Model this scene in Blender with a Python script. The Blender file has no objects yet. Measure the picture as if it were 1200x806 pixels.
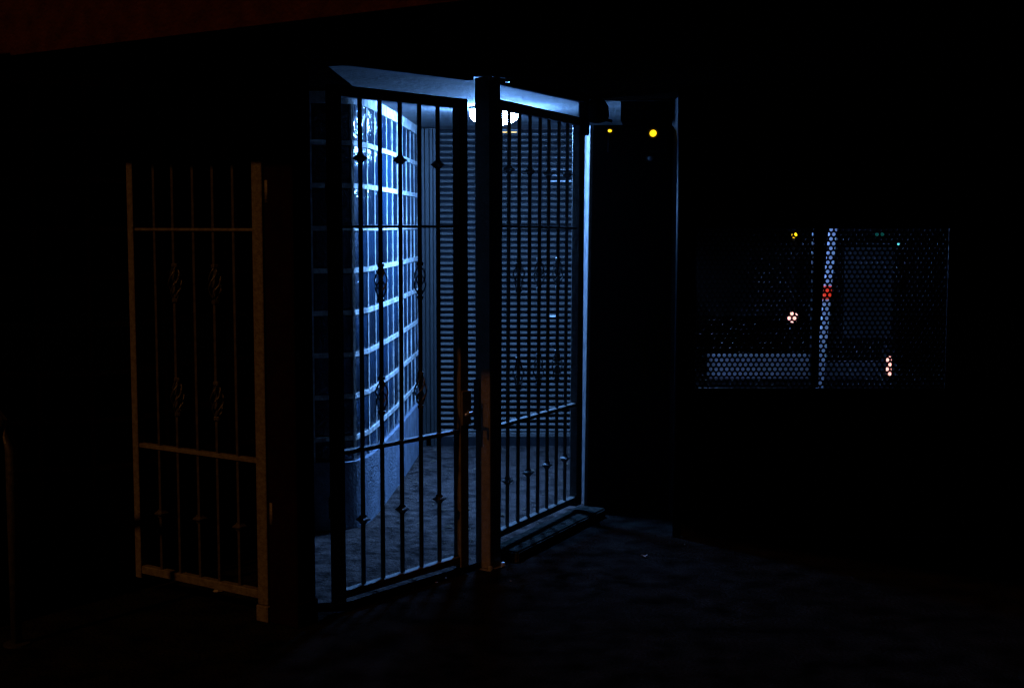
import bpy, bmesh, math, random
from mathutils import Vector, Matrix
random.seed(7)
sc = bpy.context.scene
C = sc.collection

# ------------------------------------------------------------------ camera, sky, light, exposure
cam_d = bpy.data.cameras.new('camera'); cam = bpy.data.objects.new('camera', cam_d); C.objects.link(cam)
cam.location = (0, 0, 1.62)
cam.rotation_euler = (math.radians(90) - math.atan(140 / 1600), 0, 0)
cam_d.sensor_width = 36; cam_d.sensor_fit = 'HORIZONTAL'; cam_d.lens = 48
cam_d.clip_start = 0.05; cam_d.clip_end = 1000
sc.camera = cam

U = Vector((0.809, -0.588, 0)).normalized()       # along the street front of the building
V = Vector((0.588, 0.809, 0)).normalized()        # into the building
SLOPE = 0.78
w = bpy.data.worlds.new('World'); sc.world = w; w.use_nodes = True
nt = w.node_tree; bg = nt.nodes['Background']
sky = nt.nodes.new('ShaderNodeTexSky'); sky.sky_type = 'NISHITA'; sky.sun_disc = False
sky.sun_elevation = math.atan(SLOPE); sky.sun_rotation = math.atan2(-V.x, -V.y)
nt.links.new(sky.outputs[0], bg.inputs[0]); bg.inputs[1].default_value = 0.00001
sun_d = bpy.data.lights.new('street_light', 'SUN'); sun = bpy.data.objects.new('street_light', sun_d); C.objects.link(sun)
sun_d.energy = 0.60; sun_d.color = (1.0, 0.36, 0.08); sun_d.angle = math.radians(1.5)
dirv = Vector((V.x, V.y, -SLOPE)).normalized()
sun.rotation_euler = dirv.to_track_quat('-Z', 'Y').to_euler(); sun.location = (-6, -6, 9)
vs = sc.view_settings
vs.view_transform = 'Standard'; vs.look = 'None'; vs.exposure = 0; vs.gamma = 1; vs.use_curve_mapping = False
sc.cycles.max_bounces = 5; sc.cycles.sample_clamp_indirect = 2.0

LAMP = (0.15, 0.40, 1.0)
LAMP_W = 700.0

# ------------------------------------------------------------------ helpers
def UV(u, wv, z=0.0):
    p = U * u + V * wv
    return Vector((p.x, p.y, z))

def mat(name, col, rough=0.6, metal=0.0, noise=0.0, nscale=20.0, bump=0.0, bscale=80.0, emit=None, estr=0.0, spec=0.5, col2=None, thr=None):
    m = bpy.data.materials.new(name); m.use_nodes = True
    t = m.node_tree; b = t.nodes['Principled BSDF']
    b.inputs['Base Color'].default_value = (*col, 1); b.inputs['Roughness'].default_value = rough
    b.inputs['Metallic'].default_value = metal; b.inputs['Specular IOR Level'].default_value = spec
    tc = t.nodes.new('ShaderNodeTexCoord')
    if noise > 0 or col2:
        n = t.nodes.new('ShaderNodeTexNoise'); n.inputs['Scale'].default_value = nscale; n.inputs['Detail'].default_value = 6
        t.links.new(tc.outputs['Object'], n.inputs['Vector'])
        r = t.nodes.new('ShaderNodeValToRGB')
        a, c = (thr if thr else (0.3, 0.7))
        r.color_ramp.elements[0].position = a; r.color_ramp.elements[1].position = c
        d = col2 if col2 else tuple(x * (1 - noise) for x in col)
        r.color_ramp.elements[0].color = (*d, 1); r.color_ramp.elements[1].color = (*col, 1)
        t.links.new(n.outputs['Fac'], r.inputs[0]); t.links.new(r.outputs[0], b.inputs['Base Color'])
    if bump > 0:
        n2 = t.nodes.new('ShaderNodeTexNoise'); n2.inputs['Scale'].default_value = bscale; n2.inputs['Detail'].default_value = 5
        t.links.new(tc.outputs['Object'], n2.inputs['Vector'])
        bp = t.nodes.new('ShaderNodeBump'); bp.inputs['Strength'].default_value = bump; bp.inputs['Distance'].default_value = 0.02
        t.links.new(n2.outputs['Fac'], bp.inputs['Height']); t.links.new(bp.outputs[0], b.inputs['Normal'])
    if emit:
        b.inputs['Emission Color'].default_value = (*emit, 1); b.inputs['Emission Strength'].default_value = estr
    return m

M = {}
M['asphalt'] = mat('asphalt', (0.0105, 0.010, 0.0095), 0.9, noise=0.9, nscale=7, bump=1.0, bscale=60, spec=0.0)
M['concrete'] = mat('floor_concrete', (0.082, 0.064, 0.060), 0.9, bump=1.0, bscale=60, spec=0.0, nscale=15, col2=(0.016, 0.013, 0.0125), thr=(0.34, 0.70))
M['kerb'] = mat('kerb_concrete', (0.026, 0.025, 0.024), 0.9, bump=1.0, bscale=50, spec=0.0, nscale=30, col2=(0.008, 0.011, 0.010), thr=(0.4, 0.65))
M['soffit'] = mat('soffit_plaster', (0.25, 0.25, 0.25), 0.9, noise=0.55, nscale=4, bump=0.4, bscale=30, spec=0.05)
M['underside'] = mat('underside_shade', (0.006, 0.0045, 0.004), 0.9, noise=0.5, nscale=6, bump=0.5, bscale=40, spec=0.0)  # outer soffit toned darker than the ceiling panel to stand for light falloff
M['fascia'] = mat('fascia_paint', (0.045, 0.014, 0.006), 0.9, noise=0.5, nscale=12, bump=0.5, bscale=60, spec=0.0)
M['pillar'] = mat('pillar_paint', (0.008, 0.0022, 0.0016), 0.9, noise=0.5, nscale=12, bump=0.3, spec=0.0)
M['gate'] = mat('gate_paint', (0.105, 0.10, 0.092), 0.5, nscale=45, bump=0.3, bscale=120, spec=0.3, col2=(0.07, 0.06, 0.052), thr=(0.36, 0.6))
M['bar'] = mat('bar_paint', (0.048, 0.046, 0.042), 0.32, noise=0.6, nscale=45, bump=0.3, bscale=150)
M['darkmetal'] = mat('dark_metal', (0.02, 0.02, 0.022), 0.5, metal=0.2, noise=0.3, nscale=20)
M['steel'] = mat('bolt_steel', (0.55, 0.55, 0.55), 0.35, metal=0.8)
M['mortar'] = mat('mortar', (0.74, 0.73, 0.70), 0.85, bump=0.5, bscale=70, spec=0.1, nscale=16, col2=(0.34, 0.33, 0.31), thr=(0.34, 0.62))
M['plinth'] = mat('plinth_render', (0.24, 0.27, 0.33), 0.85, noise=0.45, nscale=14, bump=0.5, bscale=70, spec=0.1)
M['shutter'] = mat('shutter_metal', (0.080, 0.072, 0.066), 0.45, metal=0.0, noise=0.25, nscale=30)
M['guide'] = mat('guide_metal', (0.018, 0.018, 0.018), 0.5, noise=0.3, nscale=30)
M['wallpaint'] = mat('partition_paint', (0.27, 0.27, 0.28), 0.35, noise=0.85, nscale=14, bump=0.8, bscale=18)
M['blackwall'] = mat('dark_panel', (0.014, 0.014, 0.016), 0.6, noise=0.3, nscale=6, spec=0.0)
M['screen'] = mat('screen_steel', (0.012, 0.012, 0.013), 0.5, noise=0.3, nscale=20, spec=0.04)
M['glosspost'] = mat('gloss_black_paint', (0.003, 0.003, 0.0033), 0.5, spec=0.03)
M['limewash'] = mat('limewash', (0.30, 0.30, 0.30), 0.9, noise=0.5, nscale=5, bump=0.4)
M['white'] = mat('white_paint', (0.7, 0.7, 0.7), 0.5, noise=0.2, nscale=10)
M['red'] = mat('red_band', (0.75, 0.04, 0.015), 0.5, emit=(1.0, 0.05, 0.012), estr=0.4)  # slight glow added so the band reads red under the blue lamp
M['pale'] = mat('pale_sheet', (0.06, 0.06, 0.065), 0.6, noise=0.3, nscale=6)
M['rear'] = mat('rear_render', (0.008, 0.008, 0.008), 0.9, noise=0.4, nscale=2)
M['lamp'] = mat('lamp_diffuser', (0.8, 0.8, 0.8), 0.4, emit=LAMP, estr=LAMP_W)
M['yardlamp'] = mat('yard_lamp_diffuser', (0.8, 0.8, 0.8), 0.4, emit=(0.24, 0.44, 1.0), estr=760)
M['amber'] = mat('amber_lens', (0.5, 0.3, 0.02), 0.3, emit=(1.0, 0.60, 0.01), estr=1.6)
M['pink'] = mat('pink_lens', (0.5, 0.3, 0.3), 0.3, emit=(1.0, 0.42, 0.36), estr=1.6)
M['green'] = mat('green_lens', (0.05, 0.3, 0.2), 0.3, emit=(0.01, 0.30, 0.16), estr=0.11)
M['cyan'] = mat('cyan_lens', (0.2, 0.4, 0.4), 0.3, emit=(0.15, 0.8, 0.9), estr=1.0)
M['paper'] = mat('paper', (0.2, 0.2, 0.19), 0.8)

# glass blocks: dark glossy glass with a rippled face
def glass_mat():
    m = bpy.data.materials.new('rippled_glass'); m.use_nodes = True
    t = m.node_tree; b = t.nodes['Principled BSDF']
    b.inputs['Base Color'].default_value = (0.005, 0.024, 0.058, 1)
    b.inputs['Roughness'].default_value = 0.19; b.inputs['IOR'].default_value = 1.52
    b.inputs['Specular IOR Level'].default_value = 0.65
    tc = t.nodes.new('ShaderNodeTexCoord'); oi = t.nodes.new('ShaderNodeObjectInfo')
    add = t.nodes.new('ShaderNodeVectorMath'); add.operation = 'ADD'
    sc_ = t.nodes.new('ShaderNodeVectorMath'); sc_.operation = 'SCALE'; sc_.inputs['Scale'].default_value = 7.0
    cmb = t.nodes.new('ShaderNodeCombineXYZ')
    for i in range(3): t.links.new(oi.outputs['Random'], cmb.inputs[i])
    t.links.new(cmb.outputs[0], sc_.inputs[0])
    t.links.new(tc.outputs['Object'], add.inputs[0]); t.links.new(sc_.outputs[0], add.inputs[1])
    rp = t.nodes.new('ShaderNodeValToRGB')
    rp.color_ramp.elements[0].color = (0.0015, 0.007, 0.018, 1); rp.color_ramp.elements[1].color = (0.009, 0.036, 0.078, 1)
    t.links.new(oi.outputs['Random'], rp.inputs[0]); t.links.new(rp.outputs[0], b.inputs['Base Color'])
    n = t.nodes.new('ShaderNodeTexNoise'); n.inputs['Scale'].default_value = 20; n.inputs['Detail'].default_value = 2
    n.inputs['Distortion'].default_value = 1.2
    t.links.new(add.outputs[0], n.inputs['Vector'])
    bp = t.nodes.new('ShaderNodeBump'); bp.inputs['Strength'].default_value = 0.65; bp.inputs['Distance'].default_value = 0.02
    t.links.new(n.outputs['Fac'], bp.inputs['Height']); t.links.new(bp.outputs[0], b.inputs['Normal'])
    return m
M['glass'] = glass_mat()

def mesh_from(name, bm, m, smooth=False):
    bmesh.ops.recalc_face_normals(bm, faces=bm.faces[:])
    me = bpy.data.meshes.new(name); bm.to_mesh(me); bm.free()
    me.materials.append(M[m])
    if smooth:
        for p in me.polygons: p.use_smooth = True
    return me

def link(name, me, parent=None, loc=(0, 0, 0), rot=(0, 0, 0)):
    o = bpy.data.objects.new(name, me); C.objects.link(o)
    o.parent = parent; o.location = loc; o.rotation_euler = rot
    return o

def thing(name, label, cat, loc=(0, 0, 0), rotz=0.0, group=None, rot=None):
    o = bpy.data.objects.new(name, None); C.objects.link(o)
    o.location = loc; o.rotation_euler = rot if rot else (0, 0, rotz); o.empty_display_size = 0.1
    o['label'] = label; o['category'] = cat
    if group: o['group'] = group
    return o

def tag(o, label, cat, group=None):
    o['label'] = label; o['category'] = cat
    if group: o['group'] = group
    return o

def structure(o):
    o['kind'] = 'structure'; return o

def box(bm, x0, x1, y0, y1, z0, z1, bev=0.0, mtx=None):
    vs_ = [bm.verts.new((x, y, z)) for z in (z0, z1) for y in (y0, y1) for x in (x0, x1)]
    fs = [(0, 1, 3, 2), (4, 6, 7, 5), (0, 4, 5, 1), (2, 3, 7, 6), (0, 2, 6, 4), (1, 5, 7, 3)]
    faces = [bm.faces.new([vs_[i] for i in f]) for f in fs]
    if bev > 0:
        es = list({e for f in faces for e in f.edges})
        bmesh.ops.bevel(bm, geom=es, offset=bev, segments=1, affect='EDGES', profile=0.5)
    return vs_

def boxmesh(name, m, dims, bev=0.0):
    bm = bmesh.new(); box(bm, *dims, bev=bev); return mesh_from(name, bm, m)

def prism(bm, pts, z0, z1):
    a = [bm.verts.new((p[0], p[1], z0)) for p in pts]; b = [bm.verts.new((p[0], p[1], z1)) for p in pts]
    n = len(pts)
    bm.faces.new(list(reversed(a))); bm.faces.new(b)
    for i in range(n): bm.faces.new((a[i], a[(i + 1) % n], b[(i + 1) % n], b[i]))

def tube(bm, pts, r, seg=8, cap=True):
    pts = [Vector(p) for p in pts]; rings = []
    for i, p in enumerate(pts):
        t = (pts[min(i + 1, len(pts) - 1)] - pts[max(i - 1, 0)]).normalized()
        ref = Vector((0, 0, 1)) if abs(t.z) < 0.9 else Vector((1, 0, 0))
        a = t.cross(ref).normalized(); b = t.cross(a)
        rr = r[i] if isinstance(r, (list, tuple)) else r
        rings.append([bm.verts.new(p + (a * math.cos(k * 2 * math.pi / seg) + b * math.sin(k * 2 * math.pi / seg)) * rr) for k in range(seg)])
    for i in range(len(rings) - 1):
        for k in range(seg):
            bm.faces.new((rings[i][k], rings[i][(k + 1) % seg], rings[i + 1][(k + 1) % seg], rings[i + 1][k]))
    if cap:
        bm.faces.new(rings[0]); bm.faces.new(rings[-1])

def lathe(bm, prof, seg=24, axis='z'):
    rings = []
    for r, z in prof:
        ring = []
        for k in range(seg):
            a = k * 2 * math.pi / seg
            if axis == 'z': co = (r * math.cos(a), r * math.sin(a), z)
            else: co = (r * math.cos(a), z, r * math.sin(a))
            ring.append(bm.verts.new(co))
        rings.append(ring)
    for i in range(len(rings) - 1):
        for k in range(seg):
            bm.faces.new((rings[i][k], rings[i][(k + 1) % seg], rings[i + 1][(k + 1) % seg], rings[i + 1][k]))
    bm.faces.new(rings[0]); bm.faces.new(rings[-1])

CEIL = 2.30
# ------------------------------------------------------------------ ground, vestibule floor
bm = bmesh.new()
box(bm, -250, 250, -250, 250, -0.3, 0.0)
structure(link('ground', mesh_from('ground', bm, 'asphalt')))
# raised vestibule floor behind the gates
fl = [(-0.99, 5.62), (-0.70, 5.66), (-0.16, 6.34), (0.46, 7.60), (0.55, 9.95), (-0.75, 9.95), (-0.85, 7.4), (-1.05, 7.15)]
bm = bmesh.new(); prism(bm, fl, -0.05, 0.03)
structure(link('vestibule_floor', mesh_from('vestibule_floor', bm, 'concrete')))
# kerb under the wide gate
dC = Vector((0.402 + 0.082, 7.474 - 6.465, 0)); LC = dC.length; dC.normalize(); nC = Vector((dC.y, -dC.x, 0))
cA = Vector((-0.082, 6.465, 0))
bm = bmesh.new()
k0 = cA + dC * 0.04; k1 = cA + dC * (LC + 0.06)
prism(bm, [tuple((k0 + nC * 0.105)[:2]), tuple((k1 + nC * 0.105)[:2]), tuple((k1 - nC * 0.06)[:2]), tuple((k0 - nC * 0.06)[:2])], -0.04, 0.052)
bmesh.ops.bevel(bm, geom=bm.edges[:], offset=0.008, segments=2, affect='EDGES')
o = link('kerb', mesh_from('kerb', bm, 'kerb')); structure(o)

# ------------------------------------------------------------------ canopy (soffit + fascia)
canopy = thing('canopy', 'dark red-brown concrete canopy over the entrance with its fascia across the top left', 'canopy', (0, 0, CEIL))
WE = 3.28
bm = bmesh.new()
pts = [UV(-9, WE + 0.06), UV(6, WE + 0.06), UV(6, 4.4), (5.5, 7.6, 0), (0.95, 7.6, 0), (0.95, 10.1, 0), (-4.2, 10.1, 0)]
prism(bm, [(p[0], p[1]) for p in pts], 0.0, 0.35)
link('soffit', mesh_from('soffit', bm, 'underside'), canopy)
bm = bmesh.new()
prism(bm, [(-0.52, 5.88), (-0.19, 6.29), (-0.07, 6.43), (0.40, 7.46), (0.45, 7.60), (0.93, 7.60), (0.93, 9.9), (-0.80, 9.9), (-0.775, 7.35), (-0.79, 5.95)], -0.004, 0.02)
link('lit_ceiling_panel', mesh_from('lit_ceiling_panel', bm, 'soffit'), canopy)  # pale panel cut to the outline of the lit ceiling
bm = bmesh.new()
q = [UV(-34, WE), UV(7, WE), UV(7, WE + 0.058), UV(-34, WE + 0.058)]
prism(bm, [(p.x, p.y) for p in q], -0.012, 19.0)  # carried far up and sideways to keep street light off the yard
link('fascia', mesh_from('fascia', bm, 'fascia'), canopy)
# downstand beam on the right under the soffit
bm = bmesh.new()
prism(bm, [(0.600, 7.62), (0.78, 9.10), (0.93, 9.10), (0.93, 7.62)], -0.11, -0.001)
link('beam', mesh_from('beam', bm, 'blackwall'), canopy)

# thin head bars of the gate frames on the soffit
for a, b in (((-0.76, 5.58), (-0.19, 6.29)), ((-0.07, 6.43), (0.40, 7.46))):
    a = Vector(a); b = Vector(b); t = (b - a).normalized(); n = Vector((t.y, -t.x)) * 0.02
    bm = bmesh.new(); prism(bm, [tuple(a + n), tuple(b + n), tuple(b - n), tuple(a - n)], -0.028, -0.005)
    link('gate_head', mesh_from('gate_head', bm, 'blackwall'), canopy)
# unseen pier added just left of the view to shade the glass blocks
tag(link('shade_pier', boxmesh('shade_pier', 'pillar', (-0.62, 0.62, -0.1, 0.1, 0, 2.46), 0.006), None, tuple(UV(-5.465, 2.98)), (0, 0, math.atan2(U.y, U.x))), 'unseen dark pier added beside the left end of the canopy to cast shade', 'pillar')
# ------------------------------------------------------------------ glass block wall
ctrl = [(-3.05, 6.12), (-2.3, 6.15), (-1.80, 6.26), (-1.60, 6.72), (-1.33, 7.02), (-1.0, 7.03), (-0.88, 7.05), (-0.81, 7.14), (-0.77, 7.34), (-0.735, 7.9), (-0.697, 8.6), (-0.66, 9.62)]
def catmull(P, n=40):
    out = []
    for i in range(len(P) - 1):
        p0 = Vector(P[max(i - 1, 0)]); p1 = Vector(P[i]); p2 = Vector(P[i + 1]); p3 = Vector(P[min(i + 2, len(P) - 1)])
        for k in range(n):
            t = k / n
            out.append(0.5 * ((2 * p1) + (p2 - p0) * t + (2 * p0 - 5 * p1 + 4 * p2 - p3) * t * t + (3 * p1 - p0 - 3 * p2 + p3) * t ** 3))
    out.append(Vector(P[-1])); return out
fine = catmull(ctrl)
PITCH = 0.219
# sample columns of equal chord; the chain is anchored at the far end so joints sit where they show
nodes = [fine[-1]]
for p in reversed(fine):
    if (p - nodes[-1]).length >= PITCH: nodes.append(p)
nodes.reverse()
def side(path, i):
    a = path[max(i - 1, 0)]; b = path[min(i + 1, len(path) - 1)]
    t = (b - a).normalized(); return Vector((t.y, -t.x))
def ribbon(bm, path, f, bk, z0, z1):
    prev = None; first = None
    for i, p in enumerate(path):
        n = side(path, i); a = p + n * f; b = p - n * bk
        ring = [bm.verts.new((a.x, a.y, z0)), bm.verts.new((a.x, a.y, z1)), bm.verts.new((b.x, b.y, z1)), bm.verts.new((b.x, b.y, z0))]
        if prev:
            for k in range(4): bm.faces.new((prev[k], prev[(k + 1) % 4], ring[(k + 1) % 4], ring[k]))
        else: first = ring
        prev = ring
    bm.faces.new(first); bm.faces.new(list(reversed(prev)))
gbw = thing('glass_block_wall', 'curved wall of rippled glass blocks in pale mortar above a low rendered plinth', 'wall', (0, 0, 0))
joints = [1.60 + PITCH * k for k in range(-5, 4)]            # 0.505 .. 2.257
rows = [(0.36, joints[0])] + [(joints[i], joints[i + 1]) for i in range(8)]
PLT = 0.385
smooth_path = [fine[i] for i in range(0, len(fine), 8)] + [fine[-1]]
bm = bmesh.new(); ribbon(bm, smooth_path, 0.022, 0.10, -0.02, PLT)
link('plinth', mesh_from('plinth', bm, 'plinth', False), gbw)
bm = bmesh.new(); ribbon(bm, smooth_path, 0.012, 0.10, 2.235, CEIL - 0.005)
link('header', mesh_from('header', bm, 'mortar'), gbw)
for z in joints[:-1]:
    bm = bmesh.new(); ribbon(bm, nodes, 0.005, 0.08, z - 0.0125, z + 0.0125)
    link('mortar_joint', mesh_from('mortar_joint', bm, 'mortar'), gbw)
vj = boxmesh('mortar_joint', 'mortar', (-0.009, 0.009, -0.002, 0.075, PLT - 0.02, 2.236))
for i, p in enumerate(nodes):
    n = side(nodes, i)
    link('mortar_joint', vj, gbw, (p.x, p.y, 0), (0, 0, math.atan2(n.x, -n.y)))
def block_mesh(h):
    bm = bmesh.new(); a = 0.101; b = 0.092; hz = h / 2; hb = hz - 0.009
    rings = []
    for sx, sz, y in ((a, hz, 0.075), (a, hz, 0.006), (b, hb, 0.0)):
        rings.append([bm.verts.new((x, y, z)) for x, z in ((-sx, -sz), (sx, -sz), (sx, sz), (-sx, sz))])
    for i in range(2):
        for k in range(4): bm.faces.new((rings[i][k], rings[i][(k + 1) % 4], rings[i + 1][(k + 1) % 4], rings[i + 1][k]))
    # slightly pillowed face
    c = bm.verts.new((0, -0.003, 0))
    for k in range(4): bm.faces.new((rings[2][k], rings[2][(k + 1) % 4], c))
    bm.faces.new(rings[0])
    return mesh_from('glass_block', bm, 'glass', True)
full = block_mesh(PITCH - 0.022); half = block_mesh(joints[0] - 0.012 - 0.37)
for i in range(len(nodes) - 1):
    mid = (nodes[i] + nodes[i + 1]) / 2; t = (nodes[i + 1] - nodes[i]).normalized(); n = Vector((t.y, -t.x))
    ang = math.atan2(t.y, t.x)
    for r, (z0, z1) in enumerate(rows):
        zc = (0.37 + joints[0] - 0.012) / 2 if r == 0 else (z0 + z1) / 2
        jit = random.uniform(-0.02, 0.02)
        link('glass_block', half if r == 0 else full, gbw, (mid.x, mid.y, zc), (random.uniform(-.012, .012), 0, ang + jit))

# ------------------------------------------------------------------ roller shutter at the back
sh = thing('roller_shutter', 'closed grey roller shutter of narrow horizontal slats at the back of the entrance', 'shutter', (0, 9.76, 0))
SX0, SX1 = -0.515, 0.50
prof = [(0.010, 0.0), (-0.004, 0.003), (-0.011, 0.009), (-0.012, 0.014), (-0.007, 0.020), (0.010, 0.025)]
bm = bmesh.new()
L = [bm.verts.new((SX0, y, z)) for y, z in prof]; R = [bm.verts.new((SX1, y, z)) for y, z in prof]
for i in range(len(prof) - 1): bm.faces.new((L[i], R[i], R[i + 1], L[i + 1]))
bm.faces.new((L[0], L[-1], R[-1], R[0]))
slat = mesh_from('slat', bm, 'shutter')
for k in range(52): link('slat', slat, sh, (0, random.uniform(-.002, .002), 0.128 + 0.0415 * k + random.uniform(-.001, .001)), (random.uniform(-.05, .05), random.uniform(-.0012, .0012), 0))
link('backing_sheet', boxmesh('backing_sheet', 'blackwall', (SX0, SX1, 0.016, 0.03, 0.092, 2.29)), sh)
link('bottom_bar', boxmesh('bottom_bar', 'shutter', (SX0, SX1, -0.012, 0.0155, 0.092, 0.127), 0.004), sh)
link('threshold', boxmesh('threshold', 'blackwall', (SX0 - .1, SX1 + .03, -0.02, 0.06, 0.0, 0.091)), sh)
gm = bmesh.new()
for a, b_, y0 in ((-0.655, -0.618, -0.055), (-0.617, -0.585, -0.02), (-0.584, -0.560, -0.045), (-0.559, -0.516, -0.025)): box(gm, a, b_, y0, 0.05, 0.0, 2.295, 0.003)
link('guide_rail', mesh_from('guide_rail', gm, 'guide'), sh)
gm = bmesh.new(); box(gm, 0.50, 0.535, -0.03, 0.05, 0.0, 2.295, 0.003)
link('guide_rail', mesh_from('guide_rail', gm, 'guide'), sh)
link('sticker', boxmesh('sticker', 'white', (0.264, 0.316, -0.0155, -0.0128, 0.9605, 0.9735)), sh)['label'] = 'small white sticker on one slat'
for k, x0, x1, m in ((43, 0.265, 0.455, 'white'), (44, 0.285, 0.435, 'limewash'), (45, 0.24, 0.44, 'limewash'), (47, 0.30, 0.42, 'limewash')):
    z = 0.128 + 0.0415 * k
    link('highlight_strip', boxmesh('highlight_strip', m, (x0, x1, -0.0165, -0.0128, z + 0.008, z + 0.0155)), sh)  # pale strips stand for lamp highlights on the slats
# amber indicator above the shutter
ind = thing('indicator_strip', 'small amber indicator strip under the soffit above the roller shutter', 'indicator light', (-0.02, 9.70, 2.26))
link('housing', boxmesh('housing', 'darkmetal', (-0.075, 0.075, 0.0, 0.04, -0.004, 0.03), 0.003), ind)
link('lens', boxmesh('lens', 'amber', (-0.055, 0.055, -0.006, -0.0005, 0.002, 0.008), 0.002), ind)

# ------------------------------------------------------------------ partition block right of the entrance
pw = thing('partition_wall', 'dark partition block with a pale lit inner side right of the gates', 'wall', (0, 0, 0))
lean = 0.011
bm = bmesh.new()
PT = 2.165
def leanbox(bm, pts, z0, z1):
    a = [bm.verts.new((p[0] + lean * (z0 - 1.1), p[1], z0)) for p in pts]; b = [bm.verts.new((p[0] + lean * (z1 - 1.1), p[1], z1)) for p in pts]
    n = len(pts); bm.faces.new(list(reversed(a))); bm.faces.new(b)
    for i in range(n): bm.faces.new((a[i], a[(i + 1) % n], b[(i + 1) % n], b[i]))
leanbox(bm, [(0.421, 7.66), (0.431, 7.66), (0.480, 9.70), (0.470, 9.70)], 0.0, PT)
link('side_lining', mesh_from('side_lining', bm, 'wallpaint'), pw)
bm = bmesh.new(); leanbox(bm, [(0.420, 7.614), (0.436, 7.614), (0.436, 7.658), (0.420, 7.658)], 0.0, PT)
link('corner_trim', mesh_from('corner_trim', bm, 'gate'), pw)
bm = bmesh.new(); prism(bm, [(0.462, 7.62), (0.935, 7.62), (0.935, 9.9), (0.530, 9.9)], 0.0, PT)
link('core', mesh_from('core', bm, 'blackwall'), pw)
bm = bmesh.new(); leanbox(bm, [(0.4375, 7.612), (0.535, 7.612), (0.535, 7.619), (0.4375, 7.619)], 0.02, PT)
link('front_panel', mesh_from('front_panel', bm, 'blackwall'), pw)
bm = bmesh.new(); leanbox(bm, [(0.538, 7.612), (0.93, 7.612), (0.93, 7.619), (0.538, 7.619)], 0.02, PT)
link('front_panel', mesh_from('front_panel', bm, 'blackwall'), pw)

# signal box with amber lamp
sb = thing('signal_box', 'dark signal box with round amber lamp high on the partition front', 'signal box', (0.70, 7.60, 2.08))
link('housing', boxmesh('housing', 'blackwall', (-0.175, 0.16, -0.03, -0.001, -0.065, 0.075), 0.006), sb)
bm = bmesh.new(); lathe(bm, [(0.040, -0.031), (0.040, -0.044), (0.033, -0.048), (0.026, -0.044), (0.026, -0.0315)], 28, 'y')
link('bezel', mesh_from('bezel', bm, 'glosspost', True), sb, (0.074, 0, 0.037))
bm = bmesh.new(); lathe(bm, [(0.0185, -0.0312), (0.0185, -0.046), (0.015, -0.052), (0.004, -0.054)], 24, 'y')
link('lens', mesh_from('lens', bm, 'amber', True), sb, (0.074, 0, 0.037))
bm = bmesh.new(); lathe(bm, [(0.018, -0.0312), (0.017, -0.038), (0.009, -0.043)], 20, 'y')
l2 = link('lens', mesh_from('lens', bm, 'amber', True), sb, (-0.163, 0, 0.051)); l2.scale = (0.62, 1, 0.45)
btn = thing('push_button', 'small pale domed button below the amber lamp on the partition', 'button', (0.765, 7.612, 1.985))
bm = bmesh.new(); lathe(bm, [(0.026, -0.001), (0.026, -0.008), (0.02, -0.010)], 20, 'y'); link('bezel', mesh_from('bezel', bm, 'darkmetal', True), btn)
bm = bmesh.new(); lathe(bm, [(0.017, -0.0105), (0.015, -0.017), (0.006, -0.021)], 20, 'y'); link('cap', mesh_from('cap', bm, 'steel', True), btn)

# ------------------------------------------------------------------ ceiling lamp
cl = thing('ceiling_lamp', 'round glowing white dome lamp on the entrance soffit behind the gate post', 'ceiling lamp', (-0.103, 8.02, CEIL))
bm = bmesh.new(); lathe(bm, [(0.15, -0.001), (0.15, -0.018), (0.14, -0.022)], 32); link('base_plate', mesh_from('base_plate', bm, 'white', True), cl)
bm = bmesh.new(); lathe(bm, [(0.142, -0.0225), (0.142, -0.05), (0.128, -0.075), (0.10, -0.092), (0.06, -0.102), (0.02, -0.105)], 32)
link('diffuser', mesh_from('diffuser', bm, 'lamp', True), cl)

# ------------------------------------------------------------------ gates
def bar_mesh(z0, z1, s=0.007):
    bm = bmesh.new(); n = 6; prev = None
    for i in range(n + 1):
        z = z0 + (z1 - z0) * i / n
        tw = 0.0
        ring = [bm.verts.new((s * 1.41 * math.cos(tw + math.pi / 4 + k * math.pi / 2), s * 1.41 * math.sin(tw + math.pi / 4 + k * math.pi / 2), z)) for k in range(4)]
        if prev:
            for k in range(4): bm.faces.new((prev[k], prev[(k + 1) % 4], ring[(k + 1) % 4], ring[k]))
        else: bm.faces.new(list(reversed(ring)))
        prev = ring
    bm.faces.new(prev)
    return mesh_from('bar', bm, 'bar')
def basket_mesh():
    bm = bmesh.new(); H = 0.066
    for k in range(4):
        pts = []
        for i in range(13):
            t = i / 12; z = -H + 2 * H * t; r = 0.006 + 0.021 * math.sin(math.pi * t) ** 0.8
            a = k * math.pi / 2 + t * math.pi * 1.1
            pts.append((r * math.cos(a), r * math.sin(a), z))
        tube(bm, pts, 0.0038, 5)
    for s in (-1, 1): box(bm, -0.0125, 0.0125, -0.0125, 0.0125, s * (H + 0.008) - 0.009, s * (H + 0.008) + 0.009, 0.003)
    return mesh_from('basket', bm, 'bar', False)
def knuckle_mesh():
    bm = bmesh.new(); rings = []
    for r, z in ((0.0105, -0.018), (0.0115, -0.012), (0.022, -0.002), (0.022, 0.002), (0.0115, 0.012), (0.0105, 0.018)):
        rings.append([bm.verts.new((r * x, r * y, z)) for x, y in ((-1, -1), (1, -1), (1, 1), (-1, 1))])
    for i in range(5):
        for k in range(4): bm.faces.new((rings[i][k], rings[i][(k + 1) % 4], rings[i + 1][(k + 1) % 4], rings[i + 1][k]))
    return mesh_from('knuckle', bm, 'bar')
BASK = basket_mesh(); KNUC = knuckle_mesh()
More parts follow.
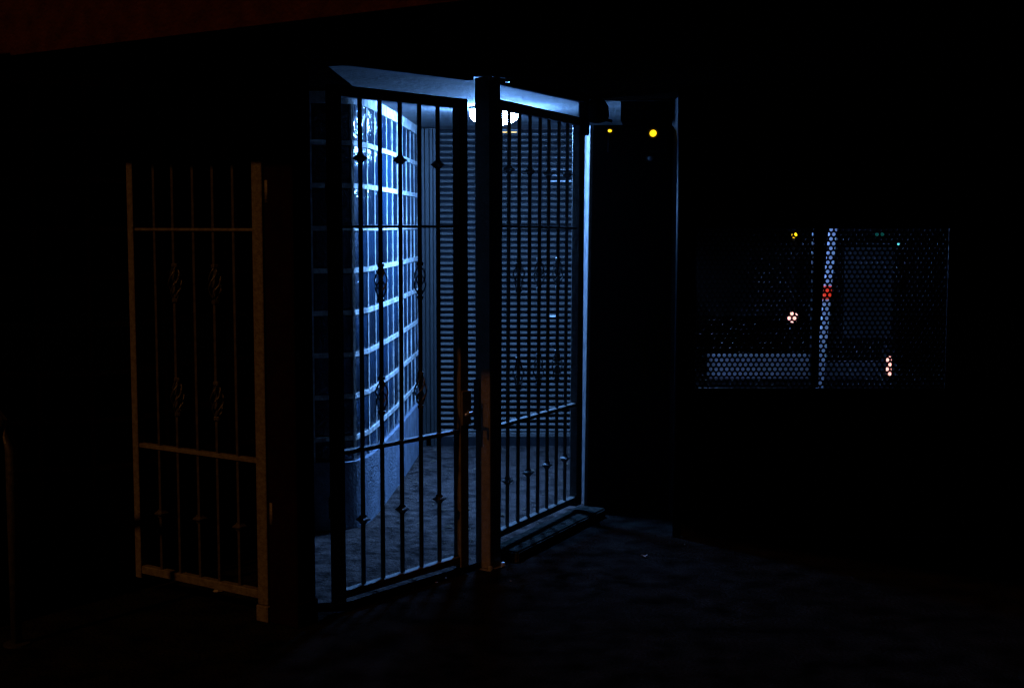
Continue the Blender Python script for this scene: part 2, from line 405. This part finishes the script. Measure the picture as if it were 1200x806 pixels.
def gate(label, p0, p1, zb, zt, zmid, zup, nb, st=(0.045, 0.045), tilt=0.0, toprail=0.045, botrail=0.035):
    p0 = Vector(p0); p1 = Vector(p1); d = p1 - p0; Ln = d.length; ang = math.atan2(d.y, d.x)
    rot = (Matrix.Rotation(ang, 3, 'Z') @ Matrix.Rotation(tilt, 3, 'Y')).to_euler()
    g = thing('iron_gate', label, 'gate', (p0.x, p0.y, 0), group='iron gates with twisted bars', rot=rot)
    sw0, sw1 = st
    link('stile', boxmesh('stile', 'gate', (0, sw0, -0.022, 0.022, zb - 0.02, zt), 0.003), g)
    link('stile', boxmesh('stile', 'gate', (Ln - sw1, Ln, -0.022, 0.022, zb - 0.02, zt), 0.003), g)
    a, b = sw0 + 0.0005, Ln - sw1 - 0.0005
    link('rail', boxmesh('rail', 'gate', (a, b, -0.02, 0.02, zt - toprail, zt), 0.003), g)
    link('rail', boxmesh('rail', 'gate', (a, b, -0.018, 0.018, zb, zb + botrail), 0.003), g)
    link('rail', boxmesh('rail', 'gate', (a, b, -0.016, 0.016, zmid - 0.009, zmid + 0.009), 0.002), g)
    link('rail', boxmesh('rail', 'gate', (a, b, -0.013, 0.013, zup - 0.006, zup + 0.006), 0.002), g)
    bar = bar_mesh(zb + botrail - 0.002, zt - toprail + 0.002)
    for i in range(nb):
        x = a + (b - a) * (i + 1) / (nb + 1)
        o = link('bar', bar, g, (x + random.uniform(-.002, .002), random.uniform(-.002, .002), 0), (random.uniform(-.001, .001), random.uniform(-.0012, .0012), 0))
        if i % 2 == 1:
            for z in (1.373, 0.888): link('basket', BASK, o, (0, 0, z), (0, 0, random.uniform(0, 3)))
        else:
            for z in (1.89, 0.375): link('knuckle', KNUC, o, (0, 0, z + random.uniform(-.006, .006)))
    return g, Ln
gA, LA = gate('ornamental iron gate leaf catching orange street light left of the dark pillar', (-1.650, 5.935), (-0.985, 5.478), 0.09, 2.19, 0.66, 1.598, 5, (0.036, 0.056))
gB, LB = gate('narrow black iron gate leaf between the dark pillar and the central post', (-0.742, 5.595), (-0.217, 6.270), 0.055, 2.185, 0.672, 1.61, 5, (0.05, 0.06))
gC, LCc = gate('wide iron gate leaf of seven bars right of the central post', (-0.090, 6.455), (0.365, 7.445), 0.115, 2.205, 0.655, 1.612, 7, (0.04, 0.075), tilt=0.012)
# hinges and latch
for z in (0.45, 1.75):
    bm = bmesh.new(); tube(bm, [(-0.012, -0.0, z - 0.045), (-0.012, 0, z + 0.045)], 0.011, 10); link('hinge', mesh_from('hinge', bm, 'gate', True), gB)
    bm = bmesh.new(); tube(bm, [(LCc + 0.012, -0.0, z - 0.045), (LCc + 0.012, 0, z + 0.045)], 0.011, 10); link('hinge', mesh_from('hinge', bm, 'gate', True), gC)
    bm = bmesh.new(); tube(bm, [(LA + 0.012, -0.0, z - 0.045), (LA + 0.012, 0, z + 0.045)], 0.011, 10); link('hinge', mesh_from('hinge', bm, 'gate', True), gA)
lt = link('latch', boxmesh('latch', 'gate', (LB - 0.058, LB + 0.008, -0.032, -0.0225, 0.70, 0.86), 0.003), gB)
bm = bmesh.new(); tube(bm, [(LB - 0.02, -0.033, 0.76), (LB - 0.02, -0.062, 0.76), (LB - 0.075, -0.064, 0.755)], 0.007, 8); link('handle', mesh_from('handle', bm, 'steel', True), lt)
link('foot', boxmesh('foot', 'gate', (LA - 0.06, LA + 0.005, -0.03, 0.03, 0.0, 0.068), 0.004), gA)

# ------------------------------------------------------------------ central gate post, corner pillar
S = 0.086
fc = Vector((-0.103, 6.304, 0))                              # front corner
pc = fc - U * (S / 2) + V * (S / 2)
gp = thing('gate_post', 'square steel post between the gate leaves, bolted to the soffit above', 'post', (pc.x, pc.y, 0), math.atan2(U.y, U.x))
link('shaft', boxmesh('shaft', 'gate', (-S / 2, S / 2, -S / 2, S / 2, 0.006, CEIL - 0.011), 0.003), gp)
link('top_plate', boxmesh('top_plate', 'darkmetal', (-0.085, 0.085, -0.085, 0.085, CEIL - 0.010, CEIL - 0.001), 0.002), gp)
link('base_plate', boxmesh('base_plate', 'gate', (-0.06, 0.06, -0.06, 0.06, 0.0, 0.0055)), gp)
bm = bmesh.new(); lathe(bm, [(0.011, -0.016), (0.011, 0.0)], 6); BOLT = mesh_from('bolt', bm, 'steel')
for sx in (-1, 1):
    for sy in (-1, 1):
        link('bolt', BOLT, gp, (sx * 0.066, sy * 0.066, CEIL - 0.0105))
        bb = link('bolt', BOLT, gp, (sx * 0.05, sy * 0.05, 0.0215))
link('strike_plate', boxmesh('strike_plate', 'darkmetal', (-S / 2 - 0.004, -S / 2 + 0.03, -S / 2 - 0.006, -S / 2 - 0.0005, 0.66, 0.90)), gp)

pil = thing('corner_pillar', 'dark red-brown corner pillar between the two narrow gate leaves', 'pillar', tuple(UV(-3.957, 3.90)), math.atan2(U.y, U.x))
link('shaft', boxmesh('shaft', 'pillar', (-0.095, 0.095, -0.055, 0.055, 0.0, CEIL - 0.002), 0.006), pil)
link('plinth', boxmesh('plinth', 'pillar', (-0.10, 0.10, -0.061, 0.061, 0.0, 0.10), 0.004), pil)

dw = bmesh.new()  # wall added behind the pillar to keep lamp light off the left gate
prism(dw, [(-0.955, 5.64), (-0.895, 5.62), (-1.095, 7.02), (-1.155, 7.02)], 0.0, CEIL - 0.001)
tag(link('light_block_wall', mesh_from('light_block_wall', dw, 'pillar')), 'dark wall added unseen behind the corner pillar to block lamp light', 'wall')
# dark fitting at the top of the right gate jamb
ft = thing('jamb_fitting', 'dark lumpy fitting under the soffit at the top of the right gate jamb', 'fitting', (0.405, 7.45, CEIL))
bm = bmesh.new(); lathe(bm, [(0.02, -0.135), (0.055, -0.125), (0.065, -0.10), (0.062, -0.05), (0.045, -0.02), (0.03, -0.008)], 16)
bmesh.ops.scale(bm, vec=(1.0, 1.3, 1.0), verts=bm.verts[:])
link('body', mesh_from('body', bm, 'blackwall', True), ft, (0.055, 0.0, 0))
bm = bmesh.new(); box(bm, -0.045, 0.012, -0.04, 0.04, -0.20, -0.010, 0.004); link('bracket', mesh_from('bracket', bm, 'blackwall'), ft)
bm = bmesh.new(); box(bm, -0.085, 0.075, -0.06, 0.06, -0.0095, -0.001, 0.002); link('mounting_plate', mesh_from('mounting_plate', bm, 'blackwall'), ft)
bm = bmesh.new(); tube(bm, [(0.095, -0.02, -0.118), (0.135, -0.02, -0.128)], 0.008, 8); link('spigot', mesh_from('spigot', bm, 'blackwall'), ft)

# ------------------------------------------------------------------ perforated screen gate on the right
sg = thing('screen_gate', 'tall black metal gate with a perforated window on the right', 'gate', (0, 7.0, 0))
HP = 6.3 * 7.0 / 1600; HR = HP * 0.866; RAD = 0.0094
X0, X1, Z0, Z1 = 0.928, 2.25, 0.77, 1.625
bm = bmesh.new()
nr = int((Z1 - Z0) / HR); ncx = int((X1 - X0) / HP)
TH = 0.002
cache = {}
def gv(x, z, y):
    k = (round(x, 5), round(z, 5), y)
    if k not in cache: cache[k] = bm.verts.new((x, y, z))
    return cache[k]
hexr = HP / math.sqrt(3)
for r in range(nr):
    for c in range(ncx):
        cx = X0 + HP * (c + 0.5 + (0.5 if r % 2 else 0)); cz = Z0 + HR * (r + 0.5)
        for y in (-TH, TH):
            outer = [gv(cx + hexr * math.cos(math.pi / 6 + k * math.pi / 3), cz + hexr * math.sin(math.pi / 6 + k * math.pi / 3), y) for k in range(6)]
            inner = [bm.verts.new((cx + RAD * math.cos(math.pi / 6 + k * math.pi / 6), y, cz + RAD * math.sin(math.pi / 6 + k * math.pi / 6))) for k in range(12)]
            for k in range(6):
                i0, i1, i2 = inner[2 * k], inner[2 * k + 1], inner[(2 * k + 2) % 12]
                bm.faces.new((outer[k], outer[(k + 1) % 6], i2, i1, i0))
            if y < 0: fr = inner
            else:
                for k in range(12): bm.faces.new((fr[k], fr[(k + 1) % 12], inner[(k + 1) % 12], inner[k]))
link('perforated_sheet', mesh_from('perforated_sheet', bm, 'screen'), sg)
XL, XR = 0.872, 3.6
def sheet(x0, x1, z0, z1, nm='sheet', y0=-0.0035, y1=0.0035): link(nm, boxmesh(nm, 'screen', (x0, x1, y0, y1, z0, z1)), sg)
sheet(XL, X0 + HP * 0.55, 0.004, CEIL - 0.005)
sheet(X1 - HP * 0.6, XR, 0.004, CEIL - 0.005)
sheet(X0 + HP * 0.56, X1 - HP * 0.61, Z0 + nr * HR - HR * 0.3, CEIL - 0.005)
sheet(X0 + HP * 0.56, X1 - HP * 0.61, 0.004, Z0 + HR * 0.4)
link('light_stop_sheet', boxmesh('light_stop_sheet', 'screen', (0.885, 0.897, 0.013, 0.63, 0.004, CEIL - 0.005)), sg)  # sheet added to stop yard light leaking past the partition
sheet(1.545, 1.585, Z0 + HR * 0.41, Z0 + nr * HR - HR * 0.31, 'mullion', 0.0125, 0.045)
bm = bmesh.new(); tube(bm, [(0.856, 0, 0.0), (0.862, 0, CEIL - 0.002)], 0.021, 16); link('post', mesh_from('post', bm, 'glosspost', True), sg)

# ------------------------------------------------------------------ the yard behind the screen
yl = thing('yard_lamp', 'slim yard lamp post hidden behind the left side of the screen gate', 'lamp', (1.40, 11.0, 0))
bm = bmesh.new(); tube(bm, [(0, 0, 0), (0, 0, 1.7)], 0.03, 12); link('pole', mesh_from('pole', bm, 'darkmetal', True), yl)
bm = bmesh.new(); lathe(bm, [(0.045, 1.701), (0.055, 1.72), (0.055, 1.83), (0.045, 1.85)], 16); link('diffuser', mesh_from('diffuser', bm, 'yardlamp', True), yl)
bm = bmesh.new(); lathe(bm, [(0.10, 1.851), (0.10, 1.865), (0.03, 1.90)], 20); link('cap', mesh_from('cap', bm, 'darkmetal', True), yl)

for x, L_, h, m, lab in ((1.965, 1.0, 0.335, 'limewash', 'low pale wall lit blue behind the left half of the perforated window'), (2.97, 0.85, 0.25, 'pale', 'low wall toned darker grey for fading light behind the right half of the perforated window')):  # one wall in two tones; the darker run stands for light falloff
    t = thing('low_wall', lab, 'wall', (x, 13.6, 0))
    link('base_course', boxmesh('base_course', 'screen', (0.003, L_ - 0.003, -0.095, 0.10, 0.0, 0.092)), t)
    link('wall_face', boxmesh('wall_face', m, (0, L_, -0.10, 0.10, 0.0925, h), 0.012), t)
bb = thing('boom_barrier', 'raised white barrier arm with one red band behind the perforated screen', 'barrier', (2.60, 11.5, 0), rot=(0, 0, 0))
link('housing', boxmesh('housing', 'darkmetal', (-0.16, 0.16, -0.05, 0.2, 0, 0.20), 0.01), bb)
s = 0.067
def armseg(z0, z1, m, nm):
    bm = bmesh.new(); a = 0.030
    r0 = [bm.verts.new((x + s * (z0 - 0.2), y, z0)) for x, y in ((-a, -0.02), (a, -0.02), (a, 0.02), (-a, 0.02))]
    r1 = [bm.verts.new((x + s * (z1 - 0.2), y, z1)) for x, y in ((-a, -0.02), (a, -0.02), (a, 0.02), (-a, 0.02))]
    bm.faces.new(r0[::-1]); bm.faces.new(r1)
    for k in range(4): bm.faces.new((r0[k], r0[(k + 1) % 4], r1[(k + 1) % 4], r1[k]))
    link(nm, mesh_from(nm, bm, m), bb)
armseg(0.201, 0.99, 'white', 'arm'); armseg(0.99, 1.105, 'red', 'red_band'); armseg(1.105, 2.7, 'white', 'arm')
for i, (x, lab) in enumerate(((1.985, 'thin pale post beside the barrier arm behind the screen'), (2.92, 'thin pale post at the right end of the perforated window'))):
    bm = bmesh.new(); tube(bm, [(0, 0, 0), (0, 0, 2.2)], 0.013, 10)
    tag(link('fence_post', mesh_from('fence_post', bm, 'pale', True), None, (x, 9.0, 0)), lab, 'post')
ks = thing('kiosk', 'pale kiosk cabinet with green and cyan indicator lights behind the screen', 'kiosk', (4.17, 16.0, 0))
link('body', boxmesh('body', 'screen', (-0.34, 0.36, 0.0, 0.5, 0, 1.75), 0.01), ks)
link('door', boxmesh('door', 'pale', (-0.28, 0.28, -0.02, -0.001, 0.30, 1.35), 0.005), ks)
for x, z, m, r in ((0.09, 1.49, 'green', 0.03), (0.145, 1.495, 'green', 0.03), (0.345, 1.39, 'cyan', 0.012)):
    bm = bmesh.new(); lathe(bm, [(r, -0.001), (r, -0.012), (r * .5, -0.018)], 14, 'y'); link('lens', mesh_from('lens', bm, m, True), ks, (x, 0, z))
sp = thing('signal_post', 'dark signal post with amber lamp above and pinkish lamp below behind the screen', 'signal', (3.095, 15.0, 0))
bm = bmesh.new(); tube(bm, [(0, 0.05, 0), (0, 0.05, 1.6)], 0.03, 10); link('post', mesh_from('post', bm, 'screen', True), sp)
for z, m, r in ((1.50, 'amber', 0.03), (0.60, 'pink', 0.058)):
    bm = bmesh.new(); lathe(bm, [(r, 0.018), (r, 0.0), (r * .6, -0.015)], 16, 'y'); link('lens', mesh_from('lens', bm, m, True), sp, (0, 0, z))
bl_ = thing('bollard_light', 'low bollard with upright pinkish light at the right behind the screen', 'bollard', (3.33, 12.0, 0))
bm = bmesh.new(); tube(bm, [(0, 0.06, 0), (0, 0.06, 0.55)], 0.05, 12); link('post', mesh_from('post', bm, 'screen', True), bl_)
bm = bmesh.new(); box(bm, -0.022, 0.022, -0.004, 0.012, 0.28, 0.46, 0.01); link('lens', mesh_from('lens', bm, 'pink'), bl_)
tag(link('rear_wall', boxmesh('rear_wall', 'rear', (-8, 20, 0, 0.3, 0, 4.5)), None, (0, 24, 0)), 'dark rear wall closing the yard behind the screen', 'wall')

# ------------------------------------------------------------------ hoop on the far left, litter
hp = thing('bent_hoop', 'bent steel hoop catching orange light at the left edge', 'hoop', (-1.918, 5.167, 0), math.radians(168))
bm = bmesh.new()
pts = [(0, 0, 0.0), (0.0, 0, 0.76)] + [(0.24 - 0.24 * math.cos(a), 0, 0.76 + 0.22 * math.sin(a)) for a in [math.pi * k / 12 for k in range(1, 12)]] + [(0.48, 0, 0.76), (0.48, 0, 0)]
tube(bm, pts, 0.021, 14); link('pipe', mesh_from('pipe', bm, 'bar', True), hp)
bm = bmesh.new(); lathe(bm, [(0.05, 0.0), (0.05, 0.008), (0.03, 0.01)], 18); FL = mesh_from('flange', bm, 'darkmetal')
for x in (0, 0.48): link('flange', FL, hp, (x, 0, 0))
def scrap(x, y, sx, sy, lab):
    bm = bmesh.new(); n = 3
    vs_ = [[bm.verts.new((sx * (i / n - .5) + random.uniform(-.2, .2) * sx / n, sy * (j / n - .5) + random.uniform(-.2, .2) * sy / n, 0.004 + random.uniform(0, .012))) for i in range(n + 1)] for j in range(n + 1)]
    for j in range(n):
        for i in range(n): bm.faces.new((vs_[j][i], vs_[j][i + 1], vs_[j + 1][i + 1], vs_[j + 1][i]))
    o = link('paper_scrap', mesh_from('paper_scrap', bm, 'paper'), None, (x, y, 0), (0, 0, random.uniform(0, 3)))
    tag(o, lab, 'litter', 'paper scraps on the ground')
scrap(0.645, 6.56, 0.03, 0.02, 'tiny pale scrap lying on the dark ground right of the gates')
scrap(-1.30, 5.93, 0.06, 0.04, 'pale scrap lying on the ground under the orange-lit gate')

# dry leaf litter and grit blown into the entrance
M['leaf'] = mat('dry_leaf', (0.11, 0.085, 0.06), 0.85, noise=0.5, nscale=30, spec=0.1)
rl = random.Random(21)
bm = bmesh.new()
n_done = 0
while n_done < 190:
    x = rl.uniform(-0.95, 1.0); y = rl.uniform(5.7, 9.6)
    inside = x < 0.40 and (y - 6.465) > (x + 0.082) * 2.08 - 0.05 and x > -0.66
    if not inside and rl.random() > 0.04: continue
    if y > 7.5 and not inside: continue
    if x < -0.75 and y > 6.9: continue
    z = 0.034 if inside or (x < -0.1 and y > 6.5) else 0.004
    if not inside and x < -0.1 and y > 5.6 + (x + 0.74) * 1.23 - 0.12: z = 0.034
    sz = rl.uniform(0.004, 0.017) * (1 if rl.random() < .85 else 1.7); a = rl.uniform(0, 6.28)
    ring = []
    for k, (dx, dy) in enumerate(((-1, 0), (-.3, .5), (.5, .38), (1, 0), (.5, -.42), (-.35, -.48))):
        ring.append(bm.verts.new((x + sz * (dx * math.cos(a) - dy * math.sin(a)), y + sz * (dx * math.sin(a) + dy * math.cos(a)), z + rl.uniform(0, 0.4) * sz)))
    c = bm.verts.new((x, y, z + 0.55 * sz))
    for k in range(6): bm.faces.new((ring[k], ring[(k + 1) % 6], c))
    n_done += 1
o = link('leaf_litter', mesh_from('leaf_litter', bm, 'leaf')); o['kind'] = 'stuff'; o['label'] = 'dry leaf litter and grit scattered over the entrance floor'; o['category'] = 'leaf litter'
